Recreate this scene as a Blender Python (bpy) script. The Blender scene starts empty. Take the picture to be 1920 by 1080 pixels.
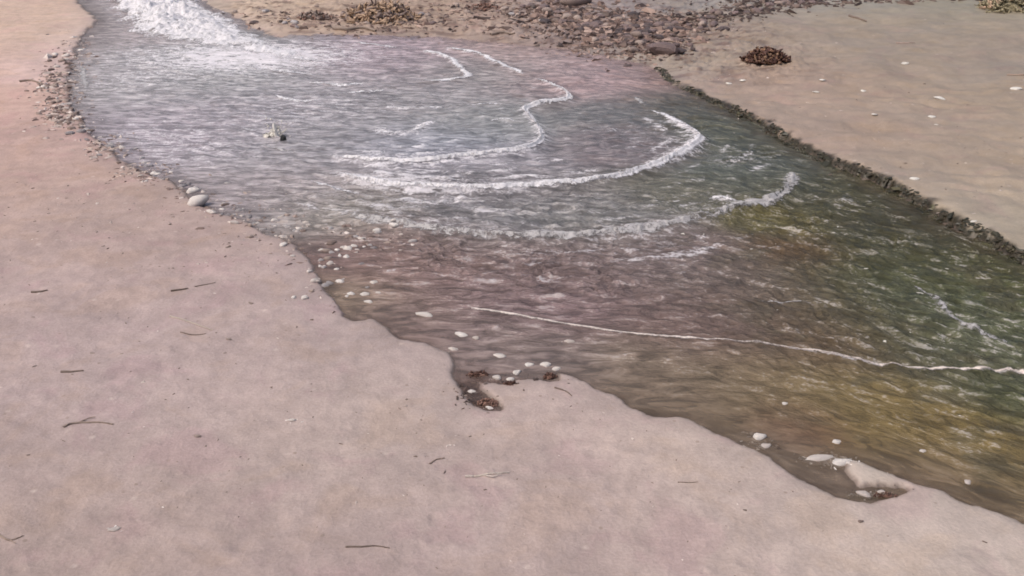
import bpy, bmesh, math, random
import numpy as np
from mathutils import Vector, Matrix

R = math.radians
sc = bpy.context.scene
COL = sc.collection

# ------------------------------------------------------------------ camera, sky, sun, exposure
CAM_H = 3.0
PITCH = 25.0
cam_d = bpy.data.cameras.new('camera')
cam_d.lens = 35; cam_d.sensor_width = 36
cam_d.clip_start = 0.05; cam_d.clip_end = 2000
cam_o = bpy.data.objects.new('camera', cam_d)
cam_o.location = (0, 0, CAM_H)
cam_o.rotation_euler = (R(90 - PITCH), 0, 0)
COL.objects.link(cam_o); sc.camera = cam_o

SUN_EL, SUN_ROT = 58.0, -115.0         # degrees; the sun stands behind the left shoulder, behind thin cloud
world = bpy.data.worlds.new("World"); sc.world = world
world.use_nodes = True
wn = world.node_tree.nodes; wl = world.node_tree.links
for n in list(wn): wn.remove(n)
sky = wn.new('ShaderNodeTexSky'); sky.sky_type = 'NISHITA'; sky.sun_disc = False
sky.sun_elevation = R(SUN_EL); sky.sun_rotation = R(SUN_ROT)
sky.air_density = 1.0; sky.dust_density = 6.0; sky.ozone_density = 0.6
bg = wn.new('ShaderNodeBackground'); bg.inputs['Strength'].default_value = 0.11
wo = wn.new('ShaderNodeOutputWorld')
wl.new(sky.outputs[0], bg.inputs[0]); wl.new(bg.outputs[0], wo.inputs[0])

sd = bpy.data.lights.new('sun', 'SUN'); sd.energy = 1.3; sd.angle = R(20); sd.color = (1.0, 0.95, 0.88)
so = bpy.data.objects.new('sun', sd)
dirv = Vector((math.sin(R(SUN_ROT)) * math.cos(R(SUN_EL)), math.cos(R(SUN_ROT)) * math.cos(R(SUN_EL)), math.sin(R(SUN_EL))))
so.rotation_euler = dirv.to_track_quat('Z', 'Y').to_euler()
so.location = dirv * 50
COL.objects.link(so)
sc.view_settings.view_transform = 'Standard'
sc.view_settings.look = 'None'
sc.view_settings.gamma = 1.0
sc.view_settings.use_curve_mapping = False
sc.view_settings.exposure = 0.26
sc.render.engine = 'CYCLES'
sc.cycles.filter_width = 1.7

rng = np.random.default_rng(7)
random.seed(7)

# ------------------------------------------------------------------ helpers
F = 35 / 36 * 1920
CP, SP = math.cos(R(PITCH)), math.sin(R(PITCH))
def at(x, y, z=0.0):
    """point of the photograph (1920 x 1080) -> point on the level z"""
    u = (x - 960) / F; v = (540 - y) / F
    dy = CP + v * SP; dz = -SP + v * CP
    t = (z - CAM_H) / dz
    return np.array((u * t, dy * t, z))
def P2(x, y): return at(x, y)[:2]

def lin(c):
    c = np.asarray(c, float) / 255.0
    return np.where(c <= 0.04045, c / 12.92, ((c + 0.055) / 1.055) ** 2.4)

_perm = rng.permutation(4096).astype(np.int64)
_ga = rng.random(4096) * 2 * np.pi
_gx, _gy = np.cos(_ga), np.sin(_ga)
def noise(x, y):
    xi = np.floor(x).astype(np.int64); yi = np.floor(y).astype(np.int64)
    xf = x - xi; yf = y - yi
    u = xf * xf * xf * (xf * (xf * 6 - 15) + 10); v = yf * yf * yf * (yf * (yf * 6 - 15) + 10)
    def g(ix, iy, dx, dy):
        h = _perm[(_perm[ix & 4095] + iy) & 4095]
        return _gx[h] * dx + _gy[h] * dy
    a = g(xi, yi, xf, yf); b = g(xi + 1, yi, xf - 1, yf)
    c = g(xi, yi + 1, xf, yf - 1); d = g(xi + 1, yi + 1, xf - 1, yf - 1)
    return ((a * (1 - u) + b * u) * (1 - v) + (c * (1 - u) + d * u) * v) * 1.5
def fbm(x, y, o=4, g=0.5):
    s = 0; a = 1
    for i in range(o):
        s = s + a * noise(x * 2 ** i + 17.3 * i, y * 2 ** i - 9.1 * i); a *= g
    return s
def sstep(a, b, x):
    t = np.clip((x - a) / (b - a), 0, 1); return t * t * (3 - 2 * t)

def smooth(pts, n=4, closed=False):
    pts = [np.asarray(p, float) for p in pts]; out = []
    N = len(pts)
    rngi = range(N if closed else N - 1)
    for i in rngi:
        if closed: p0, p1, p2, p3 = pts[i - 1], pts[i], pts[(i + 1) % N], pts[(i + 2) % N]
        else: p0, p1, p2, p3 = pts[max(i - 1, 0)], pts[i], pts[i + 1], pts[min(i + 2, N - 1)]
        for k in range(n):
            t = k / n
            out.append(0.5 * ((2 * p1) + (-p0 + p2) * t + (2 * p0 - 5 * p1 + 4 * p2 - p3) * t * t + (-p0 + 3 * p1 - 3 * p2 + p3) * t ** 3))
    if not closed: out.append(pts[-1])
    return np.array(out)

def seg_dist(X, Y, pts, closed=False, maxd=None):
    """distance to a polyline, and the signed side / parameter of the nearest point"""
    D = np.full(X.shape, 1e9); T = np.zeros(X.shape); S = np.zeros(X.shape)
    A = pts; B = np.roll(pts, -1, 0) if closed else None
    if not closed: A, B = pts[:-1], pts[1:]
    n = len(A)
    for i in range(n):
        ax, ay = A[i]; bx, by = B[i]; ex, ey = bx - ax, by - ay
        L = ex * ex + ey * ey + 1e-12
        if maxd is not None:
            m = (X > min(ax, bx) - maxd) & (X < max(ax, bx) + maxd) & (Y > min(ay, by) - maxd) & (Y < max(ay, by) + maxd)
            if not m.any(): continue
            x, y = X[m], Y[m]
        else: m = slice(None); x, y = X, Y
        t = np.clip(((x - ax) * ex + (y - ay) * ey) / L, 0, 1)
        dx = x - ax - t * ex; dy = y - ay - t * ey
        d = dx * dx + dy * dy
        sgn = np.sign(ex * (y - ay) - ey * (x - ax))
        cur = D[m]; w = d < cur
        D[m] = np.where(w, d, cur); T[m] = np.where(w, (i + t) / n, T[m]); S[m] = np.where(w, sgn, S[m])
    return np.sqrt(D), T, S

def inside(X, Y, poly):
    c = np.zeros(X.shape, bool); n = len(poly)
    for i in range(n):
        x1, y1 = poly[i]; x2, y2 = poly[(i + 1) % n]
        if y1 == y2: continue
        c ^= ((y1 > Y) != (y2 > Y)) & (X < (x2 - x1) * (Y - y1) / (y2 - y1) + x1)
    return c

def new_mesh(name, V, Fq, parent=None, mat=None, attrs=None, smooth_shade=True):
    me = bpy.data.meshes.new(name)
    V = np.asarray(V, np.float32); Fq = np.asarray(Fq, np.int32)
    k = Fq.shape[1]
    me.vertices.add(len(V)); me.vertices.foreach_set('co', V.ravel())
    me.loops.add(Fq.size); me.loops.foreach_set('vertex_index', Fq.ravel())
    me.polygons.add(len(Fq)); me.polygons.foreach_set('loop_start', np.arange(0, Fq.size, k, dtype=np.int32))
    me.polygons.foreach_set('loop_total', np.full(len(Fq), k, np.int32))
    me.update(calc_edges=True)
    me.polygons.foreach_set('use_smooth', np.full(len(Fq), smooth_shade))
    for an, av in (attrs or {}).items():
        if av.ndim == 2:
            a = me.attributes.new(an, 'FLOAT_COLOR', 'POINT')
            c = np.ones((len(V), 4), np.float32); c[:, :3] = av; a.data.foreach_set('color', c.ravel())
        else:
            a = me.attributes.new(an, 'FLOAT', 'POINT'); a.data.foreach_set('value', av.astype(np.float32))
    if mat: me.materials.append(mat)
    o = bpy.data.objects.new(name, me); COL.objects.link(o)
    if parent: o.parent = parent
    return o
def tag(o, label=None, cat=None, group=None, kind=None):
    if label: o['label'] = label
    if cat: o['category'] = cat
    if group: o['group'] = group
    if kind: o['kind'] = kind
    return o

# node helper
class NT:
    def __init__(s, name):
        s.m = bpy.data.materials.new(name); s.m.use_nodes = True
        s.t = s.m.node_tree; s.n = s.t.nodes; s.l = s.t.links
        for n in list(s.n): s.n.remove(n)
        s.out = s.n.new('ShaderNodeOutputMaterial')
    def add(s, typ, props=None, **inp):
        n = s.n.new(typ)
        for k, v in (props or {}).items(): setattr(n, k, v)
        for k, v in inp.items():
            k = k.replace('_', ' ')
            tgt = n.inputs[int(k[1:])] if k[0] == 'i' and k[1:].isdigit() else n.inputs[k]
            s.set(tgt, v)
        return n
    def set(s, tgt, v):
        if isinstance(v, bpy.types.NodeSocket): s.l.new(v, tgt)
        elif isinstance(v, bpy.types.Node): s.l.new(v.outputs[0], tgt)
        else: tgt.default_value = v
    def math(s, op, a, b=0.0, c=0.0, clamp=False):
        n = s.add('ShaderNodeMath', {'operation': op, 'use_clamp': clamp}); s.set(n.inputs[0], a); s.set(n.inputs[1], b); s.set(n.inputs[2], c)
        return n.outputs[0]
    def mapr(s, v, a, b, c=0.0, d=1.0):
        n = s.add('ShaderNodeMapRange', {'interpolation_type': 'SMOOTHSTEP'})
        s.set(n.inputs[0], v); n.inputs[1].default_value = a; n.inputs[2].default_value = b; n.inputs[3].default_value = c; n.inputs[4].default_value = d
        return n.outputs[0]
    def mix(s, f, a, b, blend='MIX'):
        n = s.add('ShaderNodeMix', {'data_type': 'RGBA', 'blend_type': blend})
        s.set(n.inputs[0], f); s.set(n.inputs[6], a); s.set(n.inputs[7], b)
        return n.outputs[2]
    def noise(s, vec, scale, detail=4, rough=0.5, dist=0.0):
        n = s.add('ShaderNodeTexNoise'); s.set(n.inputs['Vector'], vec); n.inputs['Scale'].default_value = scale
        n.inputs['Detail'].default_value = detail; n.inputs['Roughness'].default_value = rough; n.inputs['Distortion'].default_value = dist
        return n.outputs[0]
    def attr(s, name, col=False):
        n = s.add('ShaderNodeAttribute', {'attribute_name': name}); return n.outputs[0] if col else n.outputs[2]
def rgba(c): return (float(c[0]), float(c[1]), float(c[2]), 1.0)

# ------------------------------------------------------------------ materials
def mat_ground():
    t = NT('silt_sand')
    pos = t.add('ShaderNodeNewGeometry').outputs['Position']
    col = t.attr('col', True); wet = t.attr('wet')
    big = t.noise(pos, 1.3, 5, 0.55); med = t.noise(pos, 7, 5, 0.6); fine = t.noise(pos, 60, 4, 0.6); gr = t.noise(pos, 300, 2, 0.6)
    f1 = t.mapr(big, 0.3, 0.7, 0.93, 1.07); f2 = t.mapr(med, 0.3, 0.72, 0.90, 1.09); f3 = t.mapr(fine, 0.3, 0.7, 0.93, 1.07)
    f = t.math('MULTIPLY', t.math('MULTIPLY', f1, f2), f3)
    v = t.add('ShaderNodeVectorMath', {'operation': 'SCALE'}); t.set(v.inputs[0], col); t.set(v.inputs['Scale'], f)
    c = v.outputs[0]
    # pink / ochre drift of the silt
    hue = t.noise(pos, 2.1, 4, 0.6, 0.6)
    c = t.mix(t.mapr(hue,  0.5, 0.66, 0, 0.35), c, t.mix(1.0, c, rgba((1.0, 0.93, 0.80)), 'MULTIPLY'))
    c = t.mix(t.mapr(hue, 0.47, 0.33, 0, 0.6), c, t.mix(1.0, c, rgba((1.0, 0.92, 0.97)), 'MULTIPLY'))
    # small dark grains and pale grains
    vo = t.add('ShaderNodeTexVoronoi', {'feature': 'F1'}); t.set(vo.inputs['Vector'], pos); vo.inputs['Scale'].default_value = 9
    sp = t.math('MULTIPLY', t.mapr(vo.outputs['Distance'], 0.13, 0.05, 0, 1), t.mapr(t.noise(pos, 3.1, 2), 0.52, 0.62, 0, 0.55))
    c = t.mix(sp, c, rgba((0.20, 0.15, 0.12)))
    vo2 = t.add('ShaderNodeTexVoronoi', {'feature': 'F1'}); t.set(vo2.inputs['Vector'], pos); vo2.inputs['Scale'].default_value = 6.3
    sp2 = t.math('MULTIPLY', t.mapr(vo2.outputs['Distance'], 0.16, 0.04, 0, 1), t.mapr(t.noise(pos, 2.3, 2), 0.5, 0.62, 0, 0.4))
    c = t.mix(sp2, c, rgba((0.62, 0.52, 0.47)))
    h = t.math('ADD', t.math('MULTIPLY', med, 0.6), t.math('ADD', t.math('MULTIPLY', fine, 0.22), t.math('MULTIPLY', gr, 0.05)))
    b = t.add('ShaderNodeBump'); b.inputs['Distance'].default_value = 0.022; b.inputs['Strength'].default_value = 0.8; t.set(b.inputs['Height'], h)
    p = t.add('ShaderNodeBsdfPrincipled'); t.set(p.inputs['Base Color'], c); t.set(p.inputs['Normal'], b.outputs[0])
    t.set(p.inputs['Roughness'], t.mapr(wet, 0, 1, 0.85, 0.33)); p.inputs['IOR'].default_value = 1.38
    t.l.new(p.outputs[0], t.out.inputs[0]); return t.m

def mat_water():
    t = NT('silty_water')
    pos = t.add('ShaderNodeNewGeometry').outputs['Position']
    col = t.attr('col', True); foam = t.attr('foam'); op = t.attr('opac'); streak = t.attr('streak'); side = t.attr('side')
    def mapped(ang, sx=0.38):
        m0 = t.add('ShaderNodeVectorRotate', {'rotation_type': 'Z_AXIS'}); t.set(m0.inputs['Vector'], pos); m0.inputs['Angle'].default_value = R(ang)
        m1 = t.add('ShaderNodeMapping'); t.set(m1.inputs['Vector'], m0.outputs[0]); m1.inputs['Scale'].default_value = (sx, 1, 1); return m1.outputs[0]
    mL = mapped(3); mR = mapped(40)
    def both(scale, d, rg, ds):
        a = t.noise(mL, scale, d, rg, ds); b = t.noise(mR, scale, d, rg, ds)
        m = t.add('ShaderNodeMix'); t.set(m.inputs[0], side); t.set(m.inputs[2], a); t.set(m.inputs[3], b); return m.outputs[0]
    n1 = both(12, 6, 0.68, 0.7); n2 = both(4, 4, 0.6, 0.8); n3 = t.noise(pos, 42, 3, 0.6)
    # light and dark of the ripples, painted into the colour along the current
    k = t.math('MULTIPLY', t.mapr(n1, 0.36, 0.64, 0.58, 1.34), t.mapr(n2, 0.3, 0.7, 0.82, 1.18))
    v = t.add('ShaderNodeVectorMath', {'operation': 'SCALE'}); t.set(v.inputs[0], col); t.set(v.inputs['Scale'], k)
    c = v.outputs[0]
    # bright sky glints on the ripples, painted as pale streaks in the colour
    ripple_glint = t.math('MULTIPLY', t.mapr(t.math('ADD', n1, t.math('MULTIPLY', t.math('SUBTRACT', n3, 0.5), 0.35)), 0.54, 0.66, 0, 0.95), streak)
    ripple_glint = t.math('MULTIPLY', ripple_glint, t.mapr(n2, 0.38, 0.6, 0.1, 1))
    c = t.mix(ripple_glint, c, t.mix(0.62, c, rgba((0.66, 0.61, 0.59))))
    lace = t.add('ShaderNodeTexVoronoi', {'feature': 'DISTANCE_TO_EDGE'})
    wv = t.add('ShaderNodeVectorMath', {'operation': 'ADD'}); t.set(wv.inputs[0], mL)
    nn = t.add('ShaderNodeTexNoise'); t.set(nn.inputs['Vector'], pos); nn.inputs['Scale'].default_value = 9; nn.inputs['Detail'].default_value = 3
    ns = t.add('ShaderNodeVectorMath', {'operation': 'SCALE'}); t.set(ns.inputs[0], nn.outputs[1]); ns.inputs['Scale'].default_value = 0.15
    t.set(wv.inputs[1], ns.outputs[0]); t.set(lace.inputs['Vector'], wv.outputs[0]); lace.inputs['Scale'].default_value = 10
    th = t.mapr(lace.outputs['Distance'], 0.16, 0.0, 0, 0.28)
    q = t.math('ADD', t.math('ADD', foam, th), t.math('MULTIPLY', t.math('SUBTRACT', n1, 0.5), 1.7))
    q = t.math('ADD', q, t.math('MULTIPLY', t.math('SUBTRACT', n3, 0.5), 0.8))
    ff = t.math('MULTIPLY', t.mapr(q, 0.5, 1.15, 0, 0.95), t.mapr(foam, 0.0, 0.8, 0.15, 1))
    c = t.mix(ff, c, rgba((0.74, 0.71, 0.75)))
    h = t.math('ADD', t.math('MULTIPLY', n1, 0.9), t.math('MULTIPLY', n3, 0.16))
    b = t.add('ShaderNodeBump'); b.inputs['Distance'].default_value = 0.065; t.set(b.inputs['Strength'], t.mapr(streak, 0, 1, 0.15, 1.0)); t.set(b.inputs['Height'], h)
    p = t.add('ShaderNodeBsdfPrincipled'); t.set(p.inputs['Base Color'], c); t.set(p.inputs['Normal'], b.outputs[0])
    t.set(p.inputs['Roughness'], t.mapr(ff, 0, 1, 0.12, 0.6)); p.inputs['IOR'].default_value = 1.33
    t.set(p.inputs['Alpha'], t.math('MAXIMUM', op, ff))
    t.l.new(p.outputs[0], t.out.inputs[0]); return t.m

def mat_foam(name='foam', soft=1.0, tint=(0.82, 0.80, 0.84)):
    t = NT(name)
    pos = t.add('ShaderNodeNewGeometry').outputs['Position']
    core = t.attr('core')
    n1 = t.noise(pos, 22, 5, 0.65, 0.5); n2 = t.noise(pos, 70, 3, 0.6)
    c = t.mix(t.mapr(n1, 0.35, 0.6, 0, 1), rgba(np.array(tint) * 0.72), rgba(tint))
    q = t.math('ADD', core, t.math('ADD', t.math('MULTIPLY', t.math('SUBTRACT', n1, 0.5), 2.0 * soft), t.math('MULTIPLY', t.math('SUBTRACT', n2, 0.5), 0.8)))
    a = t.mapr(q, 0.18, 0.95, 0, 0.95)
    b = t.add('ShaderNodeBump'); b.inputs['Distance'].default_value = 0.02; b.inputs['Strength'].default_value = 0.7; t.set(b.inputs['Height'], n2)
    p = t.add('ShaderNodeBsdfPrincipled'); t.set(p.inputs['Base Color'], c); t.set(p.inputs['Normal'], b.outputs[0]); p.inputs['Roughness'].default_value = 0.55
    t.set(p.inputs['Alpha'], t.math('MULTIPLY', a, t.mapr(core, 0.02, 0.25, 0, 1)))
    t.l.new(p.outputs[0], t.out.inputs[0]); return t.m

def mat_lump(name, c1, c2, rough=0.6, scale=30, wet=0.0):
    t = NT(name)
    co = t.add('ShaderNodeTexCoord').outputs['Object']
    oi = t.add('ShaderNodeObjectInfo')
    n1 = t.noise(co, scale, 5, 0.65); n2 = t.noise(co, scale * 4, 3, 0.6)
    rf = t.math('ADD', t.math('MULTIPLY', t.math('SUBTRACT', oi.outputs['Random'], 0.5), 0.7), n1)
    c = t.mix(t.mapr(rf, 0.25, 0.75), rgba(c1), rgba(c2))
    c = t.mix(t.mapr(n2, 0.45, 0.3, 0, 0.35), c, rgba(np.array(c1) * 0.5))
    b = t.add('ShaderNodeBump'); b.inputs['Distance'].default_value = 0.012; b.inputs['Strength'].default_value = 0.7; t.set(b.inputs['Height'], n2)
    p = t.add('ShaderNodeBsdfPrincipled'); t.set(p.inputs['Base Color'], c); t.set(p.inputs['Normal'], b.outputs[0]); p.inputs['Roughness'].default_value = rough
    t.l.new(p.outputs[0], t.out.inputs[0]); return t.m

M_ground = mat_ground(); M_water = mat_water()
M_foam = mat_foam(); M_thin = mat_foam('silty_foam', 0.45, (0.80, 0.70, 0.65)); M_faint = mat_foam('worn_foam', 1.1, (0.52, 0.50, 0.51))
M_white = mat_lump('pale_stone', (0.66, 0.58, 0.54), (0.86, 0.80, 0.76), 0.55)
M_stone = mat_lump('brown_stone', (0.22, 0.16, 0.14), (0.42, 0.33, 0.29), 0.6)
M_grey = mat_lump('grey_pebble', (0.27, 0.24, 0.25), (0.50, 0.46, 0.46), 0.45)
M_dark = mat_lump('dark_rock', (0.07, 0.05, 0.05), (0.24, 0.17, 0.16), 0.5)
M_black = mat_lump('black_stone', (0.012, 0.012, 0.013), (0.03, 0.03, 0.03), 0.3)
M_weed = mat_lump('brown_weed', (0.10, 0.045, 0.032), (0.27, 0.155, 0.12), 0.5)
M_ochre = mat_lump('ochre_weed', (0.24, 0.13, 0.08), (0.46, 0.32, 0.22), 0.6)
M_olive = mat_lump('olive_weed', (0.16, 0.13, 0.07), (0.36, 0.31, 0.20), 0.6)
M_fringe = mat_lump('wet_fringe', (0.045, 0.042, 0.025), (0.13, 0.10, 0.065), 0.45, 12)
M_twig = mat_lump('wet_twig', (0.15, 0.11, 0.09), (0.30, 0.23, 0.19), 0.6)
M_ptwig = mat_lump('pale_twig', (0.45, 0.38, 0.33), (0.66, 0.58, 0.53), 0.6)
M_fleck = mat_lump('fleck', (0.70, 0.66, 0.60), (0.88, 0.84, 0.78), 0.5)

# ------------------------------------------------------------------ the shoreline (water polygon), in metres
near_bank = [(112, -40), (152, 10), (180, 42), (158, 62), (142, 95), (128, 140), (132, 195), (165, 250), (215, 292), (280, 328),
    (335, 352), (372, 384), (430, 408), (475, 425), (500, 442), (548, 458), (576, 484), (592, 510), (608, 540), (632, 570), (652, 600), (676, 604),
    (702, 600), (722, 612), (744, 634), (790, 645), (832, 658), (850, 675), (851, 705), (866, 730), (886, 758), (910, 770), (936, 771), (934, 758), (914, 742),
    (902, 728), (897, 716), (925, 722), (952, 724), (968, 716), (990, 712), (1010, 712), (1030, 718), (1046, 714), (1046, 702), (1066, 704), (1092, 716), (1122, 732), (1160, 746),
    (1190, 768), (1232, 782), (1290, 788), (1330, 808), (1382, 832), (1432, 852), (1472, 882), (1520, 912), (1565, 932), (1615, 942), (1645, 942),
    (1700, 922), (1650, 914), (1612, 914), (1598, 898), (1584, 872), (1605, 866), (1650, 882), (1700, 904), (1760, 922), (1810, 946), (1850, 956), (1920, 984), (2040, 1035), (2250, 1130)]
far_bank = [(2700, 900), (2300, 690), (2040, 560), (1925, 500), (1880, 474), (1838, 450), (1802, 430), (1760, 412), (1712, 380), (1668, 356), (1630, 338), (1590, 322), (1546, 306),
    (1508, 286), (1462, 262), (1424, 238), (1378, 212), (1332, 190), (1290, 170), (1252, 150), (1232, 128), (1190, 118), (1130, 104), (1060, 92), (980, 84),
    (900, 76), (820, 70), (730, 66), (640, 64), (560, 66), (505, 66), (470, 46), (430, 26), (395, 10), (350, -30)]
nb = [P2(*p) for p in near_bank]; fb = [P2(*p) for p in far_bank]
NB = np.vstack([[nb[0] + np.array((-30, 40)), nb[0] + np.array((-8, 9))], smooth(nb, 3), [nb[-1] + np.array((8, -4.5)), nb[-1] + np.array((60, -34))]])
FB = np.vstack([[fb[0] + np.array((60, -28)), fb[0] + np.array((9, -4))], smooth(fb, 3), [fb[-1] + np.array((-7, 9)), fb[-1] + np.array((-26, 42))]])
POLY = np.vstack([NB, FB])

def shore(X, Y):
    """signed distance to the waterline (+ on land), and how far the far bank is"""
    wob = 0.02 * fbm(X * 5, Y * 5, 3) + 0.012 * fbm(X * 19 + 5, Y * 19, 2)
    d1, _, _ = seg_dist(X, Y, NB); d2, _, _ = seg_dist(X, Y, FB)
    ins = inside(X, Y, POLY)
    s = np.where(ins, -1, 1) * np.minimum(d1, d2)
    rag = (0.05 * fbm(X * 2.2, Y * 2.2, 3) + 0.02 * np.abs(fbm(X * 9, Y * 9, 3))) * (d2 < d1)      # slumps of the cut edge
    rag = rag + (0.008 * fbm(X * 8, Y * 8, 3)) * (d1 <= d2) + 0.04 * fbm(X * 1.8, Y * 1.8, 2) * (d1 <= d2) * (Y > 8)
    return s + rag + wob * np.clip(np.hypot(X, Y) / 8, 0.5, 1.6), d1, d2

def polar_grid(th, r):
    T, Rr = np.meshgrid(th, r)
    return Rr * np.sin(T), Rr * np.cos(T)
def grid_faces(nr, nc, wrap=False):
    i = np.arange(nr - 1)[:, None]; j = np.arange(nc if wrap else nc - 1)[None, :]
    a = i * nc + j; b = i * nc + (j + 1) % nc; c = (i + 1) * nc + (j + 1) % nc; d = (i + 1) * nc + j
    return np.stack([a, b, c, d], -1).reshape(-1, 4)

def paint(X, Y, pts, power=1.0):
    """blend of material colours: (photo x, y, colour, reach in metres)"""
    W = np.full(X.shape, 1e-9); C = np.zeros(X.shape + (3,))
    for (px, py, c, s) in pts:
        q = P2(px, py); w = np.exp(-((X - q[0]) ** 2 + (Y - q[1]) ** 2) / (2 * s * s)) + 1e-7 / (1 + (X - q[0]) ** 2 + (Y - q[1]) ** 2)
        C += w[..., None] * lin(c); W += w
    return C / W[..., None]

# old half washed-out prints and dimples in the near sand: x, y, radius, depth
_dr = random.Random(11); DIMPLES = []
for _ in range(130):
    px, py = _dr.uniform(-40, 1900), _dr.uniform(330, 1110)
    q = P2(px, py); DIMPLES.append((q[0], q[1], _dr.uniform(.02, .075), _dr.uniform(.002, .006)))
def ground_height(X, Y, s, d1, d2):
    far = d2 < d1
    hb = np.where(far, 0.075 * (1 + 0.45 * fbm(X * 1.6, Y * 1.6, 2)), 0.026)                       # the far bank is a cut edge, the near one low
    wd = np.where(far, 0.04, 0.016)
    # soft bank on the top rim of the pool
    top = sstep(10.5, 13.0, Y) * sstep(4.2, 2.4, X) * far
    hb = hb * (1 - 0.6 * top); wd = wd * (1 + 3.5 * top)
    land = hb * (1 - np.exp(-np.maximum(s, 0) / wd)) + 0.012 * np.minimum(np.maximum(s, 0), 8)
    bed = -0.02 * sstep(0, 0.05, -s) - 0.28 * sstep(0.0, 0.9, -s)
    z = np.where(s > 0, land, bed)
    on = sstep(0.0, 0.4, s)
    z = z + on * (0.016 * fbm(X * 0.8, Y * 0.8, 3) + 0.006 * fbm(X * 2.6 + 3, Y * 2.6, 3) + 0.003 * fbm(X * 11, Y * 11, 3))
    for (dx, dy, dr, dd) in DIMPLES:
        q = ((X - dx) ** 2 + ((Y - dy) * 1.3) ** 2) / (dr * dr)
        m = q < 9
        if m.any(): z[m] += on[m] * dd * (-np.exp(-q[m]) + 0.45 * np.exp(-(np.sqrt(q[m]) - 1.5) ** 2 * 3))
    # wave-made ripple marks on the silt of the far bank
    rp = on * far * sstep(1.5, 3.0, X) * sstep(16, 11, Y)
    ph = (X * 0.45 + Y * 0.9) * 17 + 3.4 * fbm(X * 1.0, Y * 1.4, 3)
    z = z + rp * (0.010 * np.sin(ph) + 0.008 * fbm(X * 2.2 + Y * 2, Y * 5, 3)) * sstep(-0.4, 0.4, noise(X * 0.7, Y * 0.9))
    # rough ground on the debris slope above the pool
    db = on * sstep(11.5, 13.5, Y) * sstep(-5.6, -4.6, X) * sstep(5.0, 3.2, X)
    z = z + db * 0.05 * np.abs(fbm(X * 4.5, Y * 4.5, 4))
    return z

# ---- ground, one sheet to the horizon
th_d = np.linspace(R(-34), R(34), 900); th_c = np.linspace(R(34), R(326), 90)[1:-1]
th = np.concatenate([th_d, th_c])
rr = np.concatenate([np.geomspace(0.25, 3.2, 24)[:-1], np.geomspace(3.2, 23, 600), np.geomspace(23, 900, 60)[1:]])
GX, GY = polar_grid(th, rr)
gs, gd1, gd2 = shore(GX, GY)
gz = ground_height(GX, GY, gs, gd1, gd2)
gcol_pts = [
    (60, 40, (205, 180, 164), 2.2), (60, 150, (203, 172, 160), 1.5), (120, 260, (190, 162, 154), 0.9), (60, 320, (184, 160, 150), 1.0), (250, 420, (182, 160, 150), .9), (100, 500, (180, 160, 156), .9),
    (400, 560, (180, 162, 158), .9), (100, 700, (178, 160, 157), .7), (500, 720, (180, 163, 158), .7), (100, 1000, (173, 155, 148), .6), (700, 850, (183, 167, 158), .5),
    (700, 1020, (174, 156, 152), .5), (1000, 880, (184, 166, 160), .5), (1150, 1000, (178, 160, 154), .5), (1500, 1000, (188, 172, 164), .5), (1800, 1040, (190, 176, 166), .5), (1300, 860, (188, 172, 162), .3),
    (1640, 890, (200, 188, 174), .15),
    (560, 20, (176, 152, 136), 1.2), (460, 15, (190, 168, 150), .9), (800, 30, (158, 136, 122), 1.2), (980, 45, (164, 142, 132), 1.0), (1200, 70, (120, 98, 94), .8), (1150, 10, (150, 132, 128), .9), (1290, 20, (158, 150, 148), 1.0), (1400, 4, (154, 150, 148), 1.0),
    (1290, 110, (166, 152, 140), .7), (1600, 4, (152, 148, 142), 1.5), (1850, 10, (150, 144, 128), 1.5), (1400, 80, (162, 146, 136), 1.2), (1700, 70, (160, 146, 132), 1.6), (1860, 120, (158, 144, 134), 1.2),
    (1480, 170, (168, 146, 136), .8), (1700, 200, (164, 148, 134), .9), (1600, 250, (168, 148, 138), .7), (1850, 280, (166, 150, 136), .8), (1760, 360, (178, 162, 150), .5), (1880, 420, (176, 164, 150), .5), (1400, 200, (174, 156, 144), .5)]
gcol = paint(GX, GY, gcol_pts) * np.array((0.86, 0.86, 0.87))
far = gd2 < gd1
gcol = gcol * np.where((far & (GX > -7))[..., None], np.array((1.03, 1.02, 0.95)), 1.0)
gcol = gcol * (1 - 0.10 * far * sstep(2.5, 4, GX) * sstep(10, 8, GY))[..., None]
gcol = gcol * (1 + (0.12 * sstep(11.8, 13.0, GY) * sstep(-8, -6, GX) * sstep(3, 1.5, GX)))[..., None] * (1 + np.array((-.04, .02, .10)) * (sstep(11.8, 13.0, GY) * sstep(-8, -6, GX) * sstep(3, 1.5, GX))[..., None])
# the cut edge of the far bank is dark wet earth; the waterline on the near side is wet
en = 0.5 + 0.5 * fbm(GX * 5, GY * 5, 3)
edge_far = sstep(0.12, 0.04, gs + 0.11 * (en - 0.5)) * far * sstep(1.2, 2.4, GX) * sstep(13.2, 12.0, GY)
ecol = np.array((0.034, 0.024, 0.016)) * (1 - en[..., None]) + np.array((0.034, 0.032, 0.018)) * en[..., None]
gcol = gcol * (1 - edge_far[..., None]) + ecol * edge_far[..., None]
edge_near = (0.75 * np.exp(-(np.maximum(gs, 0) / 0.014) ** 2) + 0.16 * np.exp(-(np.maximum(gs - 0.03 * fbm(GX * 3, GY * 3, 3), 0) / 0.09) ** 2)) * (~far)
gcol = gcol * (1 - edge_near[..., None]) + np.array((0.16, 0.12, 0.10)) * edge_near[..., None]
bed = sstep(0.01, -0.05, gs)
bedc = np.array((0.20, 0.145, 0.12)) * (1 + 0.25 * fbm(GX * 6, GY * 6, 3))[..., None]
gcol = gcol * (1 - bed[..., None]) + bedc * bed[..., None]
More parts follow.
